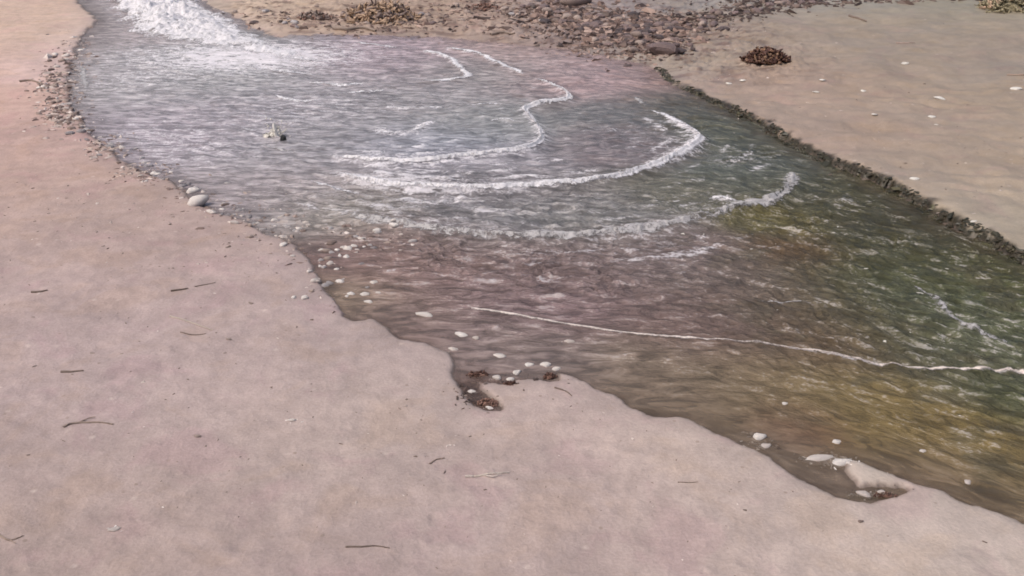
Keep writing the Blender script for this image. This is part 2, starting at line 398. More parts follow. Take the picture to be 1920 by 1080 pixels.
# dark stains of rotted weed on the debris slope
ws = sstep(0.05, 0.5, fbm(GX * 2.3, GY * 5.0, 4)) * sstep(11.8, 13.2, GY) * sstep(-6, -4.5, GX) * sstep(4.6, 3.2, GX) * (gs > 0) * 0.65
gcol = gcol * (1 - ws[..., None]) + np.array((0.13, 0.085, 0.07)) * ws[..., None]
wet = np.clip(np.exp(-np.maximum(gs, 0) / 0.35) * 0.7 + 0.25 * sstep(0.0, 0.7, fbm(GX * .7, GY * .7, 3)) + far * 0.55 * (GX > 0) + 0.12, 0, 1)
nr, nc = GX.shape
V = np.stack([GX, GY, gz], -1).reshape(-1, 3)
Fg = grid_faces(nr, nc, True)
ctr = len(V)
V = np.vstack([V, [[0, 0, gz[0].mean()]]])
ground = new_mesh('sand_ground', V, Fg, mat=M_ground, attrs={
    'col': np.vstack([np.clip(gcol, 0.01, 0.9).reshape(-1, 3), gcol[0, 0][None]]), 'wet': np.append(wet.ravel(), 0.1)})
bm = bmesh.new(); bm.from_mesh(ground.data); bm.verts.ensure_lookup_table()
for j in range(nc): bm.faces.new((bm.verts[ctr], bm.verts[(j + 1) % nc], bm.verts[j]))
bm.normal_update(); bm.to_mesh(ground.data); bm.free()
tag(ground, kind='structure')

# a cheap height lookup for things set down on the ground
def gh(x, y):
    X = np.array([[x]]); Y = np.array([[y]]); s, a, b = shore(X, Y)
    return float(ground_height(X, Y, s, a, b)[0, 0])

# ------------------------------------------------------------------ foam lines and wave fronts: photo points, width (px), height m
FR = {
 'inner':  dict(pts=[(592, 292), (640, 297), (720, 306), (800, 305), (870, 296), (940, 289), (990, 280), (1015, 266), (1012, 245), (996, 225), (985, 208), (1010, 198), (1050, 192), (1068, 182), (1045, 166), (1010, 152), (985, 142)], w=16, h=.05),
 'outer':  dict(pts=[(610, 318), (650, 334), (710, 348), (800, 355), (900, 358), (1000, 352), (1080, 346), (1160, 334), (1230, 312), (1285, 285), (1315, 262), (1290, 243), (1255, 222), (1222, 206)], w=18, h=.055),
 'apron':  dict(pts=[(600, 395), (700, 415), (820, 435), (930, 446), (1040, 448), (1150, 440), (1250, 426), (1340, 405), (1400, 390), (1440, 380), (1470, 362), (1490, 335), (1480, 318)], w=26, h=.045),
 'upper':  dict(pts=[(985, 142), (965, 132), (930, 118), (905, 104), (870, 96), (830, 90)], w=10, h=.03),
 'hook':   dict(pts=[(775, 154), (830, 152), (866, 148), (878, 142), (862, 128), (845, 112), (815, 100), (780, 96)], w=9, h=.03),
 'patch':  dict(pts=[(700, 240), (730, 250), (770, 249), (795, 238), (812, 226)], w=14, h=.025),
 'dash':   dict(pts=[(722, 200), (770, 203), (835, 200)], w=7, h=.02),
 'thin':   dict(pts=[(872, 578), (905, 582), (950, 588), (1010, 600), (1080, 611), (1150, 622), (1230, 631), (1310, 637), (1390, 641), (1450, 648), (1520, 660), (1590, 674), (1660, 684), (1730, 692), (1800, 694), (1925, 697), (2000, 700)], w=8, h=.010),
}
for f in FR.values(): f['w'] = f['w']; f['curve'] = smooth([P2(*p) for p in f['pts']], 6)

# ---- water sheet
wth = np.linspace(R(-33), R(34), 1300); wr = np.geomspace(3.6, 24, 860)
WX, WY = polar_grid(wth, wr)
ws_, wd1, wd2 = shore(WX, WY)
amp_pool = np.exp(-(((WX + 1.5) / 4.5) ** 2 + ((WY - 11.0) / 3.5) ** 2))
px_mid = sstep(9.6, 8.3, WY + 0.12 * np.abs(WX))             # below the outer ring: current ripples
calm = sstep(6.9, 6.3, WY + 0.28 * (WX)) * sstep(1.5, 0.7, wd1)                      # slack shallow water at the near edge
calm2 = sstep(1.0, 0.25, wd1)
c18, s18 = math.cos(R(-20)), math.sin(R(-20))
U = WX * c18 + WY * s18; Vv = -WX * s18 + WY * c18
wf = 0.25 * fbm(WX * 1.2, WY * 1.2, 2)
side = sstep(0.3, 2.6, WX)
cR, sR = math.cos(R(-42)), math.sin(R(-42))
U2 = WX * cR + WY * sR; V2 = -WX * sR + WY * cR
rip = fbm((WX + wf) * 4.0, (WY + wf) * 10, 3, 0.55) * (1 - side) + fbm((U2 + wf) * 4.0, (V2 + wf) * 10, 3, 0.55) * side
rip2 = fbm((WX + wf) * 3.2, (WY - wf) * 8, 3, 0.55)
ridge = 0.5 - np.abs(noise((WX + wf) * 4, (WY - wf) * 12) * (1 - side) + noise((U2 + wf) * 4, (V2 - wf) * 12) * side)
fine_ = fbm((U2 - wf) * 12, (V2 + wf) * 24, 2) * side + fbm((WX - wf) * 12, (WY + wf) * 24, 2) * (1 - side)
h_cur = 0.018 * rip + 0.019 * ridge + 0.006 * fine_ * sstep(9, 6.5, WY)
h_pool = 0.014 * rip2
activ = np.clip(1 - 0.75 * calm2 - 0.5 * calm, 0.12, 1)
wz = (h_cur * px_mid + h_pool * (1 - px_mid)) * activ
foam = np.zeros(WX.shape)
for k, f in FR.items():
    c = f['curve']; mid = c[len(c) // 2]; scale = np.hypot(*mid) / F * 1.1
    D, T, S = seg_dist(WX, WY, c, maxd=1.1)
    w = f['w'] * scale * 1.2
    end = sstep(0, 0.12, T) * sstep(1, 0.9, T) if k not in ('thin',) else sstep(0, .1, T)
    D = np.where(D > 2, 9, D)
    wz += f['h'] * 0.5 * np.exp(-(D / (w * 0.9)) ** 2) * end
    # the side towards the fall stands higher and carries worn foam
    if k in ('inner', 'outer', 'apron'):
        sidev = (S > 0) * np.exp(-(D / 0.45) ** 2) * end
        foam += {'inner': .20, 'outer': .22, 'apron': .10}[k] * sidev
        mod = sstep(-.25, .45, fbm(WX * 1.6 + len(k), WY * 2.2, 3))
        for o_ in (.28, .52, .80):
            foam += .30 * mod * np.exp(-((D - o_ * (1 + .12 * fbm(WX * .8, WY * .8, 2))) / .045) ** 2) * end * (D < 1.05)
            wz += .006 * np.exp(-((D - o_) / .06) ** 2) * end
        wz += 0.018 * (S > 0) * np.exp(-(D / 0.5) ** 2) * end
        wz -= 0.02 * (S <= 0) * np.exp(-((D - w * 1.5) / (w * 1.3)) ** 2) * end
    foam += {'thin': .5, 'apron': .2, 'inner': .45, 'outer': .42}.get(k, .5) * np.exp(-(D / (w * (1.0 if k != 'thin' else .6))) ** 2) * end
FX, FY = P2(330, 60)
pool_f = np.exp(-(((WX - FX - 1.3) / 3.0) ** 2 + ((WY - FY + 1.6) / 1.6) ** 2)) * 0.62
foam += pool_f
foam += 0.30 * np.exp(-(((WX + 3.2) / 2.2) ** 2 + ((WY - 10.8) / 1.8) ** 2))
for (px, py, s_, a) in [(1400, 300, .55, .40), (1230, 240, .6, .2), (1330, 380, .35, .35), (1100, 480, .7, .22), (1280, 460, .5, .30), (860, 500, .45, .2), (1830, 600, .35, .2), (1900, 660, .3, .14), (1760, 560, .25, .18), (1650, 770, .5, .16), (1800, 800, .4, .16), (1500, 720, .4, .12), (1600, 380, .3, .28), (1650, 620, .4, .22), (560, 380, .7, .30), (330, 300, .8, .30), (820, 390, .6, .26), (640, 200, .9, .28), (1180, 260, .4, .22), (960, 330, .8, .22), (760, 290, .6, .2), (480, 110, .9, .4), (190, 160, .7, .35), (230, 250, .7, .2)]:
    q = P2(px, py); foam += a * np.exp(-((WX - q[0]) ** 2 + ((WY - q[1]) * 1.3) ** 2) / (2 * s_ * s_))
foam *= sstep(0.0, 0.25, -ws_ + 0.1)
wcol_pts = [
    (190, 60, (150, 140, 140), .9), (170, 150, (168, 158, 160), .9), (300, 150, (150, 148, 150), .9), (420, 130, (146, 147, 147), 1.), (300, 230, (154, 145, 152), .8), (520, 200, (140, 136, 140), .8),
    (700, 110, (150, 136, 142), .9), (900, 130, (126, 124, 122), .6), (750, 180, (138, 134, 136), .7), (1100, 120, (146, 128, 128), .9), (1180, 140, (150, 130, 130), .7), (980, 90, (160, 140, 134), .7),
    (800, 270, (128, 130, 140), .5), (600, 260, (138, 135, 138), .6), (900, 230, (130, 130, 130), .5), (1130, 210, (104, 102, 102), .4), (1150, 270, (112, 104, 106), .4), (1280, 190, (84, 84, 76), .4), (1380, 250, (84, 86, 76), .4),
    (900, 325, (128, 124, 128), .4), (560, 340, (146, 140, 142), .5), (430, 380, (150, 140, 142), .5), (640, 395, (140, 134, 128), .4), (900, 400, (126, 122, 126), .45), (1100, 390, (120, 116, 116), .4), (1260, 360, (100, 98, 88), .3),
    (1400, 330, (88, 92, 86), .35), (1560, 370, (80, 80, 62), .35), (1460, 410, (98, 92, 60), .22), (700, 470, (122, 98, 94), .4), (620, 560, (126, 110, 94), .25), (850, 500, (120, 98, 96), .4), (1050, 520, (118, 98, 98), .4), (1250, 500, (114, 98, 98), .4),
    (1500, 470, (100, 76, 60), .2), (1400, 540, (96, 84, 78), .35), (1600, 480, (72, 72, 58), .35), (1750, 450, (70, 68, 52), .4), (1850, 520, (70, 72, 54), .4), (1700, 580, (74, 78, 66), .35), (1850, 640, (84, 88, 80), .35), (1900, 600, (72, 76, 60), .35),
    (1560, 600, (88, 78, 66), .35), (1000, 570, (118, 98, 100), .35), (1300, 600, (106, 88, 84), .35), (1750, 670, (76, 74, 66), .3), (1550, 645, (96, 80, 68), .2),
    (750, 600, (122, 104, 98), .25), (950, 640, (122, 108, 104), .25), (1050, 680, (116, 104, 100), .2), (1200, 690, (120, 106, 94), .25), (1250, 740, (112, 98, 84), .25), (1400, 720, (112, 98, 78), .3), (1600, 760, (112, 98, 68), .3), (1750, 800, (114, 98, 66), .25),
    (1880, 740, (72, 76, 58), .2), (1900, 860, (96, 84, 60), .2), (1500, 800, (118, 92, 78), .15), (1450, 850, (112, 100, 88), .15), (1600, 900, (108, 96, 86), .15), (1750, 890, (112, 98, 88), .2), (1880, 930, (104, 92, 82), .2), (900, 720, (90, 74, 68), .1)]
wcol = paint(WX, WY, wcol_pts) * np.array((1.0, 0.99, 0.985)) * (1 - np.array((0.0, -0.09, -0.05)) * np.exp(-((WX - .5) / 2.2) ** 2 - ((WY - 7.0) / 1.1) ** 2)[..., None]) * (1 - sstep(1.0, 2.6, WX)[..., None] * np.array((-.06, 0.0, .12))) * (1 + sstep(1.4, 3, WX)[..., None] * sstep(8, 6.5, WY)[..., None] * np.array((0.34, 0.40, 0.22))) * (1.22 - 0.34 * sstep(0.5, 2.8, WX))[..., None]
# green-gold algae stretches hang in the current
alg = sstep(0.25, 0.6, fbm(WX * 2.2, WY * 3.2, 3)) * sstep(0.8, 2.2, WX) * sstep(9.0, 8, WY) * 0.45
wcol = wcol * (1 - alg[..., None]) + np.array((0.100, 0.088, 0.055)) * alg[..., None]
wgz = ground_height(WX, WY, ws_, wd1, wd2)
depth = np.maximum(wz - wgz, 0)
opac = np.clip(0.45 + 0.55 * (1 - np.exp(-depth / 0.05)), 0, 1)
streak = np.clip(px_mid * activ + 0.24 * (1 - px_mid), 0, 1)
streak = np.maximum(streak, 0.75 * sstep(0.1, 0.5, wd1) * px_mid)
keep = (ws_ < 0.10)
nr, nc = WX.shape
Fw = grid_faces(nr, nc)
kf = keep.ravel()[Fw].any(1); Fw = Fw[kf]
used = np.unique(Fw); remap = np.full(nr * nc, -1); remap[used] = np.arange(len(used))
Fw = remap[Fw]
sel = lambda a: a.reshape(nr * nc, *a.shape[2:])[used]
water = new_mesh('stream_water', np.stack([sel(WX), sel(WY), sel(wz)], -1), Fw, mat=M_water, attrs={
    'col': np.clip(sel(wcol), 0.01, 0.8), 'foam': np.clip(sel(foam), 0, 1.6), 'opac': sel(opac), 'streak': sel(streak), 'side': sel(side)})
tag(water, kind='structure')
# the stream beyond the frame, up and down, as one plain continuation
def wedge(pts, z=-0.004):
    return new_mesh('stream_water', [(p[0], p[1], z) for p in pts], [list(range(len(pts)))], mat=M_water, attrs={
        'col': np.tile((0.17, .15, .12), (len(pts), 1)), 'foam': np.zeros(len(pts)), 'opac': np.ones(len(pts)), 'streak': np.ones(len(pts)), 'side': np.ones(len(pts))})
tag(wedge([(24 * math.sin(a), 24 * math.cos(a)) for a in np.linspace(R(-33), R(-8), 8)] + [fb[-1], nb[0]]), kind='structure')
e0, e1 = nb[-1], fb[0]
tag(wedge([(3.6 * math.sin(R(34)), 3.6 * math.cos(R(34))), (e0[0], e0[1]), (e1[0], e1[1]), (16 * math.sin(R(34)), 16 * math.cos(R(34)))]), kind='structure')

import bisect
lth, lr = np.log(wr), wth
def wh(x, y):
    r = math.hypot(x, y); t = math.atan2(x, y)
    i = int(np.clip(np.searchsorted(wr, r), 0, len(wr) - 1)); j = int(np.clip(np.searchsorted(wth, t), 0, len(wth) - 1))
    return float(wz[i, j]), float(ws_[i, j])

# ------------------------------------------------------------------ foam crests
def foam_strip(name, pts, w_px, h, label, mat, taper=0.1, rough=0.35, seed=0, n_across=11, group=None, solid=0.0):
    c = smooth([P2(*p) for p in pts], 8)
    d = np.concatenate([[0], np.cumsum(np.hypot(*(c[1:] - c[:-1]).T))]); L = d[-1]
    n = max(16, int(L / 0.018)); s = np.linspace(0, L, n)
    x = np.interp(s, d, c[:, 0]); y = np.interp(s, d, c[:, 1])
    # meander and uneven breadth of real foam
    tx = np.gradient(x); ty = np.gradient(y); l = np.hypot(tx, ty) + 1e-9; nx, ny = -ty / l, tx / l
    k = 5; ker = np.ones(k) / k
    nx = np.convolve(np.pad(nx, k // 2, 'edge'), ker, 'valid'); ny = np.convolve(np.pad(ny, k // 2, 'edge'), ker, 'valid')
    dist = np.hypot(x, y)
    w = w_px / F * dist * 1.05
    t = s / L
    env = np.clip(sstep(0, taper, t) * sstep(1, 1 - taper, t), 0.0, 1)
    wv = w * 1.2 * (1 + 1.6 * rough * np.clip(fbm(s * 3 + seed, s * 0 + seed, 4), -.9, 1.2)) * (0.35 + 0.65 * env)
    off = w * 0.35 * fbm(s * 3 + 40 + seed, s * 0 + 2.2, 3)
    a = np.linspace(-1, 1, n_across)[None, :]
    X = x[:, None] + nx[:, None] * (a * wv[:, None] + off[:, None]); Y = y[:, None] + ny[:, None] * (a * wv[:, None] + off[:, None])
    # water height under every vertex
    r = np.hypot(X, Y); th_ = np.arctan2(X, Y)
    i = np.clip(np.searchsorted(wr, r), 0, len(wr) - 1); j = np.clip(np.searchsorted(wth, th_), 0, len(wth) - 1)
    base = wz[i, j]
    prof = np.sqrt(np.clip(1 - a ** 2, 0, 1))
    brk = 0.5 + 0.5 * fbm(s * 2.1 + seed * 3.1, s * 0 + 5.5, 4)
    lump = 0.55 + 0.6 * np.abs(fbm(X * 14 + seed, Y * 14, 3))
    Z = base + h * prof * lump * env[:, None] * 0.28 + 0.004 * prof
    Z[:, 0] -= .004; Z[:, -1] -= .004
    core = (1 - np.abs(a) ** 1.2) * (0.1 + 0.9 * env[:, None]) * (0.56 + 0.58 * brk[:, None] + solid) * np.ones_like(X)
    o = new_mesh(name, np.stack([X, Y, Z], -1).reshape(-1, 3), grid_faces(n, n_across), mat=mat, attrs={'core': core.ravel()})
    return tag(o, label, 'foam', group)
G_F = 'foam crests on the pool'
foam_strip('foam_crest', FR['inner']['pts'], 7, .035, 'bright white foam crest bounding the inner swirl of the pool, notched at its right', M_foam, group=G_F, seed=1, solid=.35)
foam_strip('foam_crest', FR['outer']['pts'], 8.5, .035, 'long white foam crest sweeping round outside the inner one and ending in a point', M_foam, group=G_F, seed=2, solid=.25)
foam_strip('foam_crest', FR['apron']['pts'][:8], 15, .015, 'broad worn grey foam band, outermost of the arcs, below the long white crest', M_faint, group=G_F, seed=3)
foam_strip('foam_crest', [(1310, 418), (1350, 402), (1400, 388), (1440, 382), (1466, 366), (1484, 346), (1492, 326)], 13, .035, 'thick ragged foam bank curling towards the dark far bank', M_faint, group=G_F, seed=4)
foam_strip('foam_crest', FR['upper']['pts'], 7, .03, 'pinkish foam streak climbing from the inner crest towards the debris slope', M_foam, group=G_F, seed=5, solid=.25)
foam_strip('foam_crest', FR['hook']['pts'], 7, .03, 'small hook shaped foam curl in the upper middle of the pool', M_foam, group=G_F, seed=6, solid=.3)
foam_strip('foam_crest', FR['patch']['pts'], 13, .03, 'short crescent of foam lying alone inside the inner swirl', M_foam, group=G_F, seed=7, taper=.3)
foam_strip('foam_crest', FR['dash']['pts'], 5, .02, 'short straight foam dash above the lone crescent of foam', M_foam, group=G_F, seed=8, taper=.3)
foam_strip('foam_line', FR['thin']['pts'], 5.5, .014, 'thin pale foam line running from the shallows to the right along the channel', M_thin, seed=9, taper=.02, rough=.3)
foam_strip('foam_crest', [(1690, 528), (1735, 548), (1770, 575), (1790, 600), (1840, 622), (1880, 642), (1925, 668)], 9, .03, 'pale foam trail slanting down the dark green water at the right', M_faint, group=G_F, seed=10, taper=.25)
foam_strip('foam_crest', [(1215, 206), (1240, 216), (1262, 230), (1290, 246)], 9, .03, 'bright foam tip where the long outer crest turns back up', M_foam, group=G_F, seed=11, taper=.3)
foam_strip('foam_crest', [(480, 268), (510, 276), (545, 284), (600, 290)], 5, .02, 'foam tail trailing from the black stone in the pool', M_faint, group=G_F, seed=12, taper=.3)
foam_strip('foam_crest', [(1418, 566), (1470, 568), (1530, 570)], 2.5, .01, 'thin white thread of foam on the darkest brown water', M_faint, group=G_F, seed=13, taper=.3)
foam_strip('foam_crest', [(560, 150), (640, 160), (720, 152)], 9, .02, 'pale foam streak under the white water at the upper left', M_foam, group=G_F, seed=14, taper=.35)
foam_strip('foam_crest', [(420, 120), (500, 130), (590, 140), (640, 136)], 9, .03, 'long foam streak just below the tumbling white water', M_foam, group=G_F, seed=15, taper=.35)
foam_strip('foam_crest', [(500, 176), (560, 190), (620, 186)], 8, .02, 'soft foam streak on the grey water right of the rubble', M_foam, group=G_F, seed=16, taper=.35)
foam_strip('foam_crest', [(1060, 240), (1100, 240), (1130, 243)], 4, .015, 'tiny foam dash on the dark trough between the two long crests', M_faint, group=G_F, seed=17, taper=.35)

for i, (pts, w, lab) in enumerate([
    ([(470, 100), (520, 106), (580, 112), (640, 122)], 11, 'broad foam streak leaving the lower corner of the tumbling white water'),
    ([(610, 176), (690, 172), (760, 166)], 8, 'straight foam streak left of the small hook shaped curl'),
    ([(440, 238), (480, 244), (520, 240)], 7, 'foam wisp just behind the black stone'),
    ([(560, 330), (620, 352), (680, 366), (720, 370)], 6, 'grey foam streak under the left end of the long outer crest'),
    ([(860, 198), (920, 196), (960, 202)], 6, 'faint dash reaching the notch of the inner crest from the left'),
    ([(900, 232), (940, 226), (975, 234)], 6, 'pale smear close inside the notch of the inner crest'),
    ([(640, 78), (700, 84), (760, 92)], 8, 'pinkish foam line along the upper waterline below the weed mound'),
    ([(1180, 176), (1200, 190), (1214, 204)], 7, 'foam wisp above the tip of the long outer crest'),
    ([(1300, 300), (1360, 304), (1420, 300), (1470, 310)], 7, 'pale streak in the dark water right of the outer crest point'),
    ([(1320, 380), (1350, 376), (1390, 386)], 8, 'bright ragged fleece at the inner side of the curling foam bank'),
    ([(150, 110), (158, 150), (168, 190)], 8, 'foam scum lining the left rim of the pool')]):
    foam_strip('foam_crest', pts, w, .02, lab, M_foam if i < 7 or i == 9 else M_faint, group=G_F, seed=30 + i, taper=.4, rough=.6)

# ------------------------------------------------------------------ white water tumbling in at the upper left
def white_water():
    outline = [(175, -25), (196, 8), (214, 40), (236, 62), (268, 74), (330, 82), (400, 92), (470, 104), (560, 122), (640, 128), (600, 104), (540, 84), (505, 72), (478, 58), (455, 44), (430, 28), (392, 14), (360, -25)]
    poly = smooth([P2(*p) for p in outline], 4, closed=True)
    x0, y0 = poly.min(0) - .3; x1, y1 = poly.max(0) + .3
    nx, ny = 330, 300
    X, Y = np.meshgrid(np.linspace(x0, x1, nx), np.linspace(y0, y1, ny))
    D, _, _ = seg_dist(X, Y, poly, closed=True); s = np.where(inside(X, Y, poly), D, -D) + 0.12 * fbm(X * 2.5, Y * 2.5, 3)
    q = sstep(-0.1, 0.8, s)
    up = sstep(P2(400, 90)[1], P2(300, -20)[1], Y)
    Z = q * (0.03 + 0.15 * up + (0.07 + 0.16 * up) * np.abs(fbm(X * 2.4, Y * 2.4, 4)) + 0.05 * np.abs(fbm(X * 9, Y * 9, 3))) - 0.01
    tr = np.abs(fbm(X * 1.7 + 9, Y * 3.0, 4))
    core = np.clip(q * 1.9, 0, 1.3) * (0.40 * sstep(0.0, 0.3, tr) - 0.12 + 0.62 + 0.45 * sstep(-.4, .4, fbm(X * 1.0, Y * 3.5, 3)) - 0.5 * sstep(P2(450, 0)[0] * .62, P2(640, 0)[0] * .62, X))
    Fq = grid_faces(ny, nx); k = (s > -0.15).ravel()[Fq].all(1)
    o = new_mesh('white_water', np.stack([X, Y, Z], -1).reshape(-1, 3), Fq[k], mat=M_foam, attrs={'core': core.ravel()})
    tag(o, 'tumbling white water pouring into the pool at the upper left', 'white water')
    # thrown drops
    return o
white_water()

# ------------------------------------------------------------------ stones
def stone_mesh(name, mat, seed, flat=0.5, sub=2, jag=0.25, lob=0.3):
    r = random.Random(seed); bm = bmesh.new(); bmesh.ops.create_icosphere(bm, subdivisions=sub, radius=0.5)
    ph = [Vector((r.uniform(-1, 1), r.uniform(-1, 1), r.uniform(-1, 1))).normalized() for _ in range(7)]
    pa, pb = r.uniform(0, 6), r.uniform(0, 6)
    cut = [r.uniform(0.32, 0.46) for _ in range(7)]
    for v in bm.verts:
        co = v.co.copy()
        for p, c in zip(ph, cut):
            d = co.dot(p)
            if d > c: co -= p * (d - c) * (0.6 + jag)
        ang = math.atan2(co.y, co.x); co.x *= 1 + lob * math.sin(2 * ang + pa) * .6; co.y *= 1 + lob * math.sin(3 * ang + pb)
        co *= 1 + r.uniform(-.06, .06)
        co.z *= flat; v.co = co
    me = bpy.data.meshes.new(name); bm.to_mesh(me); bm.free(); me.materials.append(mat)
    for p in me.polygons: p.use_smooth = (jag < 0.3)
    return me
def variants(name, mat, n, **k): return [stone_mesh(name, mat, 100 + i * 13, **k) for i in range(n)]
ST = {'white': variants('pale_stone', M_white, 5, flat=.45), 'brown': variants('stone', M_stone, 5), 'grey': variants('pebble', M_grey, 5, flat=.5),
      'dark': variants('rock', M_dark, 6, flat=.45, jag=.35), 'black': variants('stone', M_black, 1, flat=.8), 'fleck': variants('fleck', M_fleck, 4, flat=.35)}
def put(name, kind, px, py, w_px, label, cat, group=None, asp=1.0, rot=None, lift=0.25, tall=1.0, ground_only=False):
    x, y = P2(px, py); size = w_px / F * math.hypot(math.hypot(x, y), CAM_H)
    o = bpy.data.objects.new(name, random.choice(ST[kind])); COL.objects.link(o)
    z, s = wh(x, y)
    g = gh(x, y)
    base = g if (s > 0 or g > z) else max(g, z - size * 0.12)
    o.scale = (size, size * asp, size * tall)
    o.rotation_euler = (random.uniform(-.15, .15), random.uniform(-.15, .15), random.uniform(0, 6.28) if rot is None else R(rot))
    o.location = (x, y, base + size * tall * .45 * lift)
    return tag(o, label, cat, group)

singles = [
 ('stone', 'black', 531, 264, 13, 'small black stone breaking the surface of the pool in a splash', 'stone', 1, 1.8),
 ('stone', 'white', 372, 386, 46, 'largest cream stone on the left rim, at the corner of the pool', 'stone', .7, 1),
 ('stone', 'white', 362, 358, 30, 'pinkish white stone just behind the largest cream stone', 'stone', .7, 1),
 ('stone', 'white', 396, 404, 16, 'small pale stone just right of the largest cream stone', 'stone', .7, 1),
 ('stone', 'white', 795, 590, 42, 'long flat white stone in the shallows near the left end of the foam line', 'stone', .45, .7),
 ('stone', 'white', 866, 628, 26, 'oval white stone, left one of a pair off the near sand edge', 'stone', .6, .8),
 ('stone', 'white', 892, 634, 16, 'small round white stone, right one of a pair off the near sand edge', 'stone', .8, 1),
 ('stone', 'white', 850, 655, 20, 'dull pale stone half sunk at the mouth of the footprint hollow', 'stone', .6, .8),
 ('stone', 'white', 937, 667, 24, 'white stone in grey water above the footprint hollow', 'stone', .6, .8),
 ('stone', 'white', 992, 684, 22, 'white stone above the right part of the footprint hollow', 'stone', .6, .8),
 ('stone', 'white', 1023, 684, 20, 'white upright stone at the right edge of the footprint hollow', 'stone', .8, 1.1),
 ('stone', 'white', 1044, 692, 20, 'pinkish stone resting on the sand tip right of the hollow', 'stone', .7, .9),
 ('stone', 'white', 931, 709, 20, 'bright white stone in the middle of the footprint hollow', 'stone', .8, 1.2),
 ('stone', 'white', 957, 712, 16, 'pale stone beside the bright white one in the footprint hollow', 'stone', .7, 1.1),
 ('stone', 'white', 969, 699, 20, 'pale stone behind the bright white one in the footprint hollow', 'stone', .7, 1.0),
 ('stone', 'white', 886, 734, 18, 'white stone among the weed in the lower arm of the hollow', 'stone', .6, .8),
 ('stone', 'white', 918, 765, 15, 'grey white stone at the very tip of the lower arm of the hollow', 'stone', .6, .8),
 ('stone', 'white', 1068, 641, 20, 'lone white stone in the water just under the foam line', 'stone', .6, .9),
 ('stone', 'white', 1424, 820, 30, 'white stone at the near waterline left of the long pale rock', 'stone', .6, 1),
 ('stone', 'white', 1436, 836, 24, 'cream stone touching the sand left of the long pale rock', 'stone', .6, .8),
 ('rock', 'white', 1540, 858, 66, 'long pale rock at the head of the sand spit, left half', 'rock', .32, .6),
 ('rock', 'white', 1578, 868, 44, 'pale rock at the head of the sand spit, right half', 'rock', .4, .7),
 ('stone', 'white', 1570, 828, 20, 'small cream stone in the olive water above the long pale rock', 'stone', .7, .8),
 ('stone', 'white', 1618, 926, 30, 'white stone in the dark puddle below the sand spit', 'stone', .7, .8),
 ('stone', 'white', 1652, 922, 18, 'small pale stone at the right end of the dark puddle', 'stone', .7, .8),
 ('stone', 'white', 1815, 904, 14, 'tiny white stone in the channel near the lower right corner', 'stone', .8, .9),
 ('stone', 'white', 1730, 846, 12, 'tiny white stone in the brown water above the sand spit', 'stone', .8, .9),
 ('stone', 'white', 1471, 757, 14, 'small pale stone in the olive water, far from the bank', 'stone', .7, .8),
 ('stone', 'white', 685, 552, 22, 'pale stone in the shallows close to the sand corner', 'stone', .6, .9),
 ('stone', 'white', 690, 566, 20, 'grey white stone right below another in the shallows near the sand corner', 'stone', .6, .8),
 ('rock', 'dark', 1238, 108, 66, 'dark flat rock at the lower end of the heap where the far bank begins', 'rock', .6, .9),
 ('rock', 'brown', 1078, 16, 70, 'large pale brown slab lying on the debris slope at the top edge', 'rock', .6, .7),
 ('stone', 'white', 217, 1005, 20, 'white pebble embedded in the near sand at the lower left', 'pebble', .6, .5),
 ('stone', 'white', 549, 798, 18, 'faint pale pebble sunk in the near sand, left of centre', 'pebble', .5, .4),
 ('stone', 'brown', 430, 646, 12, 'small dark pebble on the smooth sand below the shallows', 'pebble', .6, .6),
 ('stone', 'brown', 372, 828, 14, 'small dark pebble alone on the near sand at the left', 'pebble', .6, .6),
 ('stone', 'brown', 1612, 988, 12, 'small dark pebble on the sand below the dark puddle', 'pebble', .6, .6),
]
for (n, k, x, y, w, lab, cat, asp, tall) in singles:
    put(n, k, x, y, w, lab, cat, asp=asp, rot=random.uniform(-20, 20), tall=tall)

def scatter(n, line, spread, sizes, kinds, name, label, cat, group, where):
    """stones strewn along a line of photo points; spread and sizes in photo pixels; where: what stands nearest to each stretch"""
    line = smooth(line, 4)
    for i in range(n):
        k = random.randrange(len(line)); p = line[k]
        px = p[0] + random.gauss(0, spread[0]); py = p[1] + random.gauss(0, spread[1])
        if py < -10: continue
        kd = random.choice(kinds); w = random.uniform(*sizes)
        wherek = min(where, key=lambda q: (q[0] - px) ** 2 + 4 * (q[1] - py) ** 2)[2]
        big = w > sizes[0] + 0.62 * (sizes[1] - sizes[0])
        lab = '%s %s %s %s' % ('larger' if big else 'small', {'white': 'pale', 'brown': 'brown', 'grey': 'grey', 'dark': 'dark'}[kd], label, wherek)
        put(name, kd, px, py, w, lab, cat, group, asp=random.uniform(.55, .9), lift=.15)
scatter(60, [(140, 92), (112, 130), (95, 165), (105, 205), (140, 235)], (20, 10), (7, 14), ['brown', 'brown', 'brown', 'white'], 'stone', 'stone in the rubble on the left rim,', 'stone', 'stones of the rubble strip on the left rim',
    [(145, 85, 'at its thin upper end'), (90, 165, 'beside the twig sticking out'), (125, 225, 'at its thick lower end')])
scatter(60, [(165, 250), (220, 290), (290, 326), (360, 350), (430, 400), (520, 425)], (22, 9), (8, 18), ['grey', 'white', 'grey', 'brown'], 'pebble', 'pebble on the lower left waterline,', 'pebble', 'pebbles along the lower left waterline',
    [(190, 270, 'just under the rubble strip'), (300, 330, 'short of the cream stone'), (380, 385, 'around the cream stone'), (490, 420, 'between cream stone and brown shallows')])
scatter(75, [(500, 410), (570, 440), (640, 470), (700, 440), (650, 520), (640, 560)], (42, 16), (8, 21), ['white', 'white', 'grey', 'brown'], 'pebble', 'pebble in the brown shallows,', 'pebble', 'pebbles in the brown shallows',
    [(510, 420, 'nearest the cream stone'), (600, 460, 'by the sand corner'), (700, 450, 'farthest out under the foam'), (640, 550, 'close along the sand edge below the corner')])
